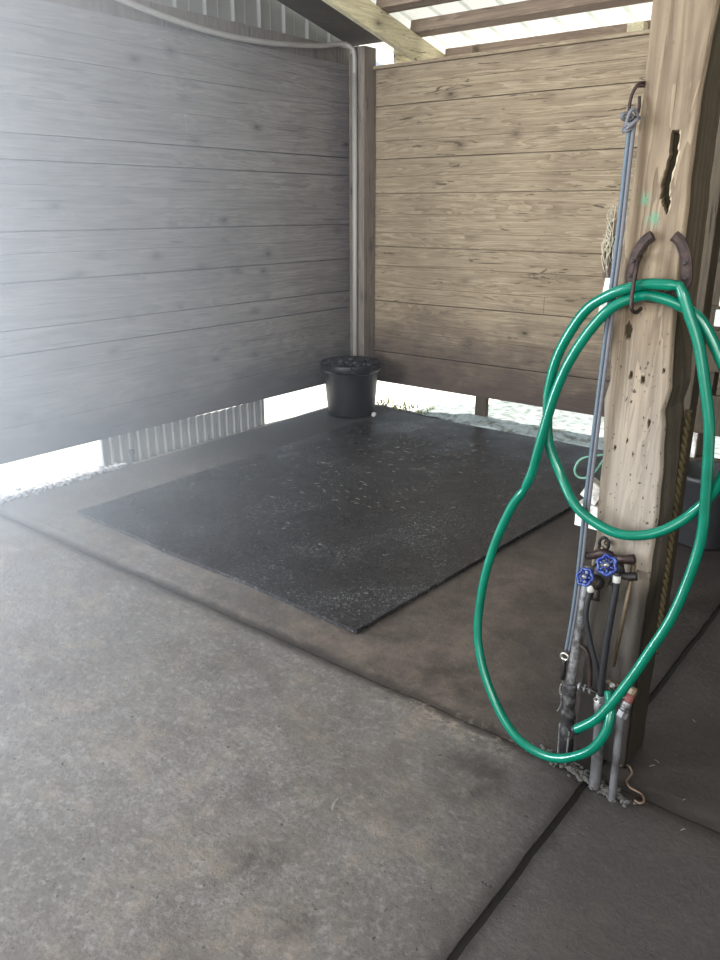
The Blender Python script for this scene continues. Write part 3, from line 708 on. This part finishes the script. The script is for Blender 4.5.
# ------------------------------------------------------------------ valves
def handwheel(name, label, c, n, r, ph):
    c = Vector(c); n = Vector(n).normalized(); u = n.orthogonal().normalized(); w = n.cross(u)
    t = thing(name, label, 'valve', c - n * .05)
    bm = BM(); ring = []
    for k in range(72):
        a = 2 * PI * k / 72; rr = r * (1 + .10 * math.cos(6 * a)); ring.append(c + (u * math.cos(a + ph) + w * math.sin(a + ph)) * rr)
    tube(bm, ring, r * .20, 8, closed=True)
    for k in range(6):
        a = 2 * PI * k / 6 + ph; dd = u * math.cos(a) + w * math.sin(a); tube(bm, [c - n * .002 + dd * r * .25, c + dd * r * .9], [r * .15, r * .19], 6)
    lathe(bm, [(r * .42, -.008), (r * .42, .002), (r * .30, .004)], c, n, 18)
    hw = obj('handwheel', bm, M_blue, t, True)
    bm = BM(); lathe(bm, [(r * .30, .003), (r * .30, .006), (r * .14, .0065), (r * .14, .010), (.001, .011)], c, n, 12); obj('centre_nut', bm, M_chrome, hw, True)
    bm = BM(); tube(bm, [c - n * .005, c - n * .055], .0055, 10); lathe(bm, [(.010, -.055), (.014, -.052), (.014, -.03), (.010, -.024), (.008, -.018)], c, n, 8); obj('valve_stem', bm, M_brass, t, True)
    bm = BM(); b = c - n * .062; lathe(bm, [(.012, -.020), (.019, -.012), (.021, 0), (.019, .012), (.012, .018)], b, n, 16); tube(bm, [b, b + Vector((0, .004, -.04)), b + Vector((0, .0, -.052))], [.013, .012, .015], 12); obj('valve_body', bm, M_iron, t, True)
    return t, b
v1, b1 = handwheel('hose_bib', 'left, lower valve with a chipped blue handwheel on the post', (-.694, 1.80, .604), (-.15, -.75, .45), .021, .3)
v2, b2 = handwheel('hose_bib', 'right, upper valve with a bright blue handwheel on the post', (-.641, 1.80, .653), (-.05, -.85, .40), .0235, .0)
t = thing('lever_valve', 'black oval pull ring above the blue valves', 'valve', (-.68, 1.88, .67))
bm = BM(); tube(bm, catmull([(-.680 + .0125 * math.cos(a), 1.872, .676 + .017 * math.sin(a)) for a in [k * PI / 6 for k in range(12)]], 3, True), .0042, 8, closed=True); obj('ring', bm, M_black, t, True)
bm = BM(); lathe(bm, [(.008, 0), (.009, .006), (.005, .012), (.002, .013)], (-.678, 1.893, .674), axis=(0, -1, 0), seg=8); tube(bm, catmull([(-.686, 1.875, .665), (-.68, 1.87, .655), (-.668, 1.862, .64)], 4), .006, 8); obj('bolt', bm, M_brass, t, True)
# crossed iron spigots right of the valves
t = thing('iron_spigot', 'dark rusty tee fitting running right from the blue valves', 'pipe fitting', (-.62, 1.86, .63))
bm = BM(); tube(bm, catmull([(-.655, 1.87, .645), (-.632, 1.862, .650), (-.61, 1.858, .656), (-.593, 1.86, .662)], 5), [.010] * 5 + [.011] * 5 + [.0125] * 5 + [.0125], 12)
obj('upper_arm', bm, M_rust, t, True)
bm = BM(); tube(bm, catmull([(-.640, 1.862, .622), (-.620, 1.856, .612), (-.60, 1.856, .612), (-.583, 1.86, .617)], 5), [.009] * 5 + [.010] * 5 + [.0115] * 5 + [.0115], 12); lathe(bm, [(.012, 0), (.012, .02)], (-.623, 1.856, .616), axis=(-.3, 0, 1), seg=8)
obj('lower_arm', bm, M_iron, t, True)
bm = BM(); tube(bm, catmull([(-.725, 1.885, .625), (-.70, 1.87, .640), (-.675, 1.862, .655), (-.655, 1.868, .650)], 5), .011, 10); obj('left_arm', bm, M_rust, t, True)
# flexible black supply tubes with white collars
t = thing('supply_tube', 'black flexible tube curving down from the left blue valve', 'tube', (-.69, 1.82, .55))
bm = BM(); tube(bm, catmull([(-.690, 1.842, .563), (-.693, 1.832, .52), (-.690, 1.826, .47), (-.672, 1.825, .41), (-.650, 1.825, .35), (-.636, 1.83, .30), (-.632, 1.835, .262)], 8), .0078, 10); obj('tube_body', bm, M_rubber, t, True)
bm = BM(); lathe(bm, [(.0085, 0), (.0098, .003), (.0098, .018), (.0085, .021)], (-.690, 1.838, .548), seg=12); obj('white_collar', bm, M_collar, t, True)
t = thing('supply_tube', 'black straight tube dropping from the right blue valve', 'tube', (-.63, 1.84, .6))
bm = BM(); tube(bm, catmull([(-.627, 1.845, .620), (-.625, 1.838, .57), (-.627, 1.833, .50), (-.630, 1.83, .42), (-.630, 1.826, .34), (-.628, 1.828, .262)], 8), .0092, 10); obj('tube_body', bm, M_rubber, t, True)
bm = BM(); lathe(bm, [(.009, 0), (.0105, .003), (.0105, .018), (.009, .021)], (-.6265, 1.842, .592), seg=12); obj('white_collar', bm, M_collar, t, True)
# brownish thin conduit behind them
bm = BM(); tube(bm, [(-.605, 1.893, .63), (-.610, 1.885, .5), (-.622, 1.88, .33)], .006, 8)
tag(obj('thin_pipe', bm, M_brass, smooth=True), 'thin brownish pipe running down the post behind the straight black tube', 'pipe')
# metal conduit with torn black insulation on the left edge
t = thing('insulated_pipe', 'grey metal pipe with torn black insulation along the left edge of the post', 'pipe', (-.73, 1.87, 0))
bm = BM(); tube(bm, catmull([(-.712, 1.872, .600), (-.716, 1.866, .48), (-.722, 1.86, .34), (-.726, 1.855, .235)], 6), .0135, 14); obj('metal_pipe', bm, M_conduit, t, True)
bm = BM(); pts = catmull([(-.726, 1.853, .245), (-.722, 1.848, .17), (-.716, 1.842, .10), (-.708, 1.836, -.004)], 10)
tube(bm, pts, [.019 + .004 * noise.noise((k * .7, 0, 0)) for k in range(len(pts))], 16)
for v in bm.verts: v.co += Vector((1, 1, 0)) * .004 * noise.noise(v.co * 60)
obj('insulation_sleeve', bm, M_foam, t, True)
bm = BM(); tube(bm, [(-.737, 1.835, .12), (-.727, 1.82, -.003)], .0028, 6); obj('wire', bm, M_conduit, t)
bm = BM(); tube(bm, [(-.706, 1.83, .11), (-.700, 1.815, -.003)], .0028, 6); obj('wire', bm, M_conduit, t)
# cross fitting with clamps between the pipes
t = thing('cross_fitting', 'small steel cross fitting linking the pipes at the post foot', 'pipe fitting', (-.68, 1.85, .25))
bm = BM(); tube(bm, [(-.712, 1.853, .252), (-.69, 1.848, .252), (-.668, 1.846, .254), (-.64, 1.842, .256)], .0055, 10); obj('link_tube', bm, M_iron, t, True)
bm = BM()
for x in (-.700, -.684, -.668): lathe(bm, [(.009, 0), (.011, .002), (.011, .006), (.009, .008)], (x, 1.848, .252), axis=(1, 0, 0), seg=8)
obj('clamp_nut', bm, M_conduit, t, False)
bm = BM(); tube(bm, catmull([(-.708, 1.858, .37), (-.69, 1.852, .365), (-.676, 1.85, .335), (-.67, 1.85, .29), (-.668, 1.848, .255)], 5), .0065, 8); obj('bent_tube', bm, M_rust, t, True)
# two grey PVC risers
t = thing('pvc_riser', 'thicker grey plastic riser pipe rising from the floor below the valves', 'pipe', (-.603, 1.79, 0))
bm = BM(); tube(bm, catmull([(-.604, 1.790, -.004), (-.606, 1.795, .03), (-.612, 1.808, .10), (-.622, 1.825, .20), (-.628, 1.832, .245)], 6), .0155, 16); obj('riser_pipe', bm, M_pvc, t, True)
bm = BM(); lathe(bm, [(.0165, 0), (.0185, .003), (.0185, .026), (.0165, .029), (.0165, .032), (.014, .034), (.014, .046), (.010, .050)], (-.624, 1.829, .215), axis=(-.12, .08, 1), seg=16); obj('coupling', bm, M_conduit, t, True)
bm = BM(); tube(bm, catmull([(-.640, 1.815, .252), (-.632, 1.812, .262), (-.622, 1.813, .256), (-.626, 1.815, .244), (-.637, 1.815, .246)], 4, True), .0025, 6, closed=True); obj('hose_clamp', bm, M_chrome, t, True)
t = thing('pvc_riser', 'thinner grey plastic riser pipe with a taped union, nearest the S hook', 'pipe', (-.545, 1.77, 0))
bm = BM(); tube(bm, catmull([(-.547, 1.772, -.004), (-.550, 1.778, .04), (-.556, 1.795, .11), (-.564, 1.815, .19), (-.568, 1.825, .225)], 6), .0105, 14); obj('riser_pipe', bm, M_pvc, t, True)
bm = BM(); lathe(bm, [(.012, 0), (.0155, .003), (.0155, .020), (.013, .023), (.012, .028)], (-.568, 1.825, .218), axis=(.12, .45, .75), seg=6); lathe(bm, [(.011, .028), (.0125, .031), (.0125, .045), (.010, .048)], (-.568, 1.825, .218), axis=(.12, .45, .75), seg=12); obj('union_nut', bm, M_conduit, t)
bm = BM(); lathe(bm, [(.0112, .046), (.0118, .050), (.0112, .070)], (-.568, 1.825, .218), axis=(.12, .45, .75), seg=12); obj('red_tape', bm, M_red, t, True)
bm = BM(); lathe(bm, [(.0125, .069), (.0125, .084), (.009, .09)], (-.568, 1.825, .218), axis=(.12, .45, .75), seg=8); obj('brass_nipple', bm, M_brass, t)
t = thing('drain_valve', 'small brass drain valve behind the hose near the post foot', 'valve', (-.60, 1.87, .30))
bm = BM(); tube(bm, [(-.628, 1.868, .286), (-.605, 1.860, .290), (-.585, 1.856, .288)], [.007, .009, .008], 10); obj('valve_body', bm, M_brass, t, True)
bm = BM(); lathe(bm, [(.008, 0), (.009, .01), (.005, .014)], (-.606, 1.852, .292), axis=(0, -1, .2), seg=8); obj('bolt_head', bm, M_chrome, t)
bm = BM(); tube(bm, catmull([(-.62, 1.86, .275), (-.60, 1.85, .262), (-.58, 1.848, .262), (-.562, 1.85, .275)], 4), .003, 6); obj('copper_wire', bm, M_brass, t, True)
# crumbled debris at the foot
bm = BM()
for k in range(170):
    a = random.random(); x = -.80 + .27 * a + random.gauss(0, .018); y = 1.84 - .055 * a + random.gauss(0, .014)
    pebble(bm, x, y, .003, random.uniform(.003, .011))
tag(obj('crumbled_debris', bm, simple('dirt_crumbs', (.10, .095, .09), .8)), 'crumbled grey debris around the foot of the hose post', 'debris', kind='stuff')
# rusty S hook on the floor
bm = BM(); sx, sy = -.522, 1.865
q = [(-.010, .085), (.006, .092), (.018, .080), (.016, .060), (.000, .045), (-.014, .030), (-.012, .012), (.002, .0), (.014, -.012), (.012, -.032), (-.004, -.040), (-.016, -.030)]
tube(bm, catmull([(-.508 + a * .9 * .78 - b * 1.2 * .62, 1.838 + a * .9 * .62 + b * 1.2 * .78, .0045) for a, b in q], 6), .0032, 8)
tag(obj('s_hook', bm, simple('orange_rust', (.20, .14, .10), .6, .2), smooth=True), 'thin rusty S-shaped hook lying on the concrete right of the post', 'hook')

# ------------------------------------------------------------------ right side enclosure (outside the view, keeps that side in shade)
bm = BM(); box(bm, (.62, 2.2, .0), (.66, 5.04, 2.9), .5, .004); struct('wall_right', bm, W_dark)

# ------------------------------------------------------------------ haze volume standing in for veiling glare along the left wall
def haze():
    s = NT('veiling_glare')
    s.n.remove(s.b)
    v = s.node('ShaderNodeVolumeScatter'); v.inputs['Color'].default_value = (.88, .93, 1, 1); v.inputs['Anisotropy'].default_value = -.1
    x, y, z = s.xyz()
    d = s.smooth(s.math('ADD', s.math('MULTIPLY', y, .9), x), .3, -2.7, .05, 1)
    s.link(s.math('MULTIPLY', d, HAZE), v.inputs['Density']); s.link(v.outputs[0], s.out.inputs['Volume'])
    return s.m
HAZE = .30
bm = BM(); box(bm, (-4.03, -.6, .03), (-1.15, 4.83, 2.43))
if HAZE:
    tag(obj('glare_haze', bm, haze()), 'thin bluish haze added for the veiling glare before the left plank wall', 'haze', kind='stuff')

# ------------------------------------------------------------------ light
w = bpy.data.worlds.new('World'); bpy.context.scene.world = w; w.use_nodes = True
bg = w.node_tree.nodes['Background']; bg.inputs[0].default_value = (.80, .90, 1, 1); bg.inputs[1].default_value = .85
def area(name, loc, target, sx, sy, power, col):
    l = bpy.data.lights.new(name, 'AREA'); l.shape = 'RECTANGLE'; l.size = sx; l.size_y = sy; l.energy = power; l.color = col
    o = bpy.data.objects.new(name, l); C.objects.link(o); o.location = loc
    o.rotation_euler = (Vector(target) - Vector(loc)).to_track_quat('-Z', 'Y').to_euler(); return o
sun = bpy.data.lights.new('sun', 'SUN'); sun.energy = 7.5; sun.angle = .01; sun.color = (1, .95, .86)
so = bpy.data.objects.new('sun', sun); C.objects.link(so); so.rotation_euler = Vector((.25, -.35, -1)).to_track_quat('-Z', 'Y').to_euler()
area('doorway_light', (-3.9, -.9, 1.5), (-3.6, 3.2, .9), 1.6, 2.4, 600, (.80, .89, 1))
area('barn_opening_light', (.2, -2.9, 2.2), (-1.8, 3.5, .8), 4.5, 2.2, 190, (1, .96, .90))

area('hose_highlight_lamp', (1.6, -.6, 2.7), (-.6, 1.9, .8), .4, .4, 40, (1, .98, .95))  # added lamp, upper right behind the camera, for the highlight along the hose
# ------------------------------------------------------------------ camera
cam = bpy.data.cameras.new('camera'); co = bpy.data.objects.new('camera', cam); C.objects.link(co)
P_ = math.atan(271 / 789); A_ = math.atan(665 / 834.3)
cam.sensor_fit = 'VERTICAL'; cam.sensor_height = 36; cam.lens = 789 * 36 / 960; cam.clip_start = .02
co.location = (0, 0, 1.5); co.rotation_euler = (PI / 2 - P_, 0, A_)
sc = bpy.context.scene; sc.camera = co
sc.view_settings.view_transform = 'Standard'; sc.view_settings.exposure = 0.12; sc.view_settings.gamma = .84
sc.cycles.use_denoising = True; sc.cycles.max_bounces = 8; sc.cycles.sample_clamp_indirect = 6
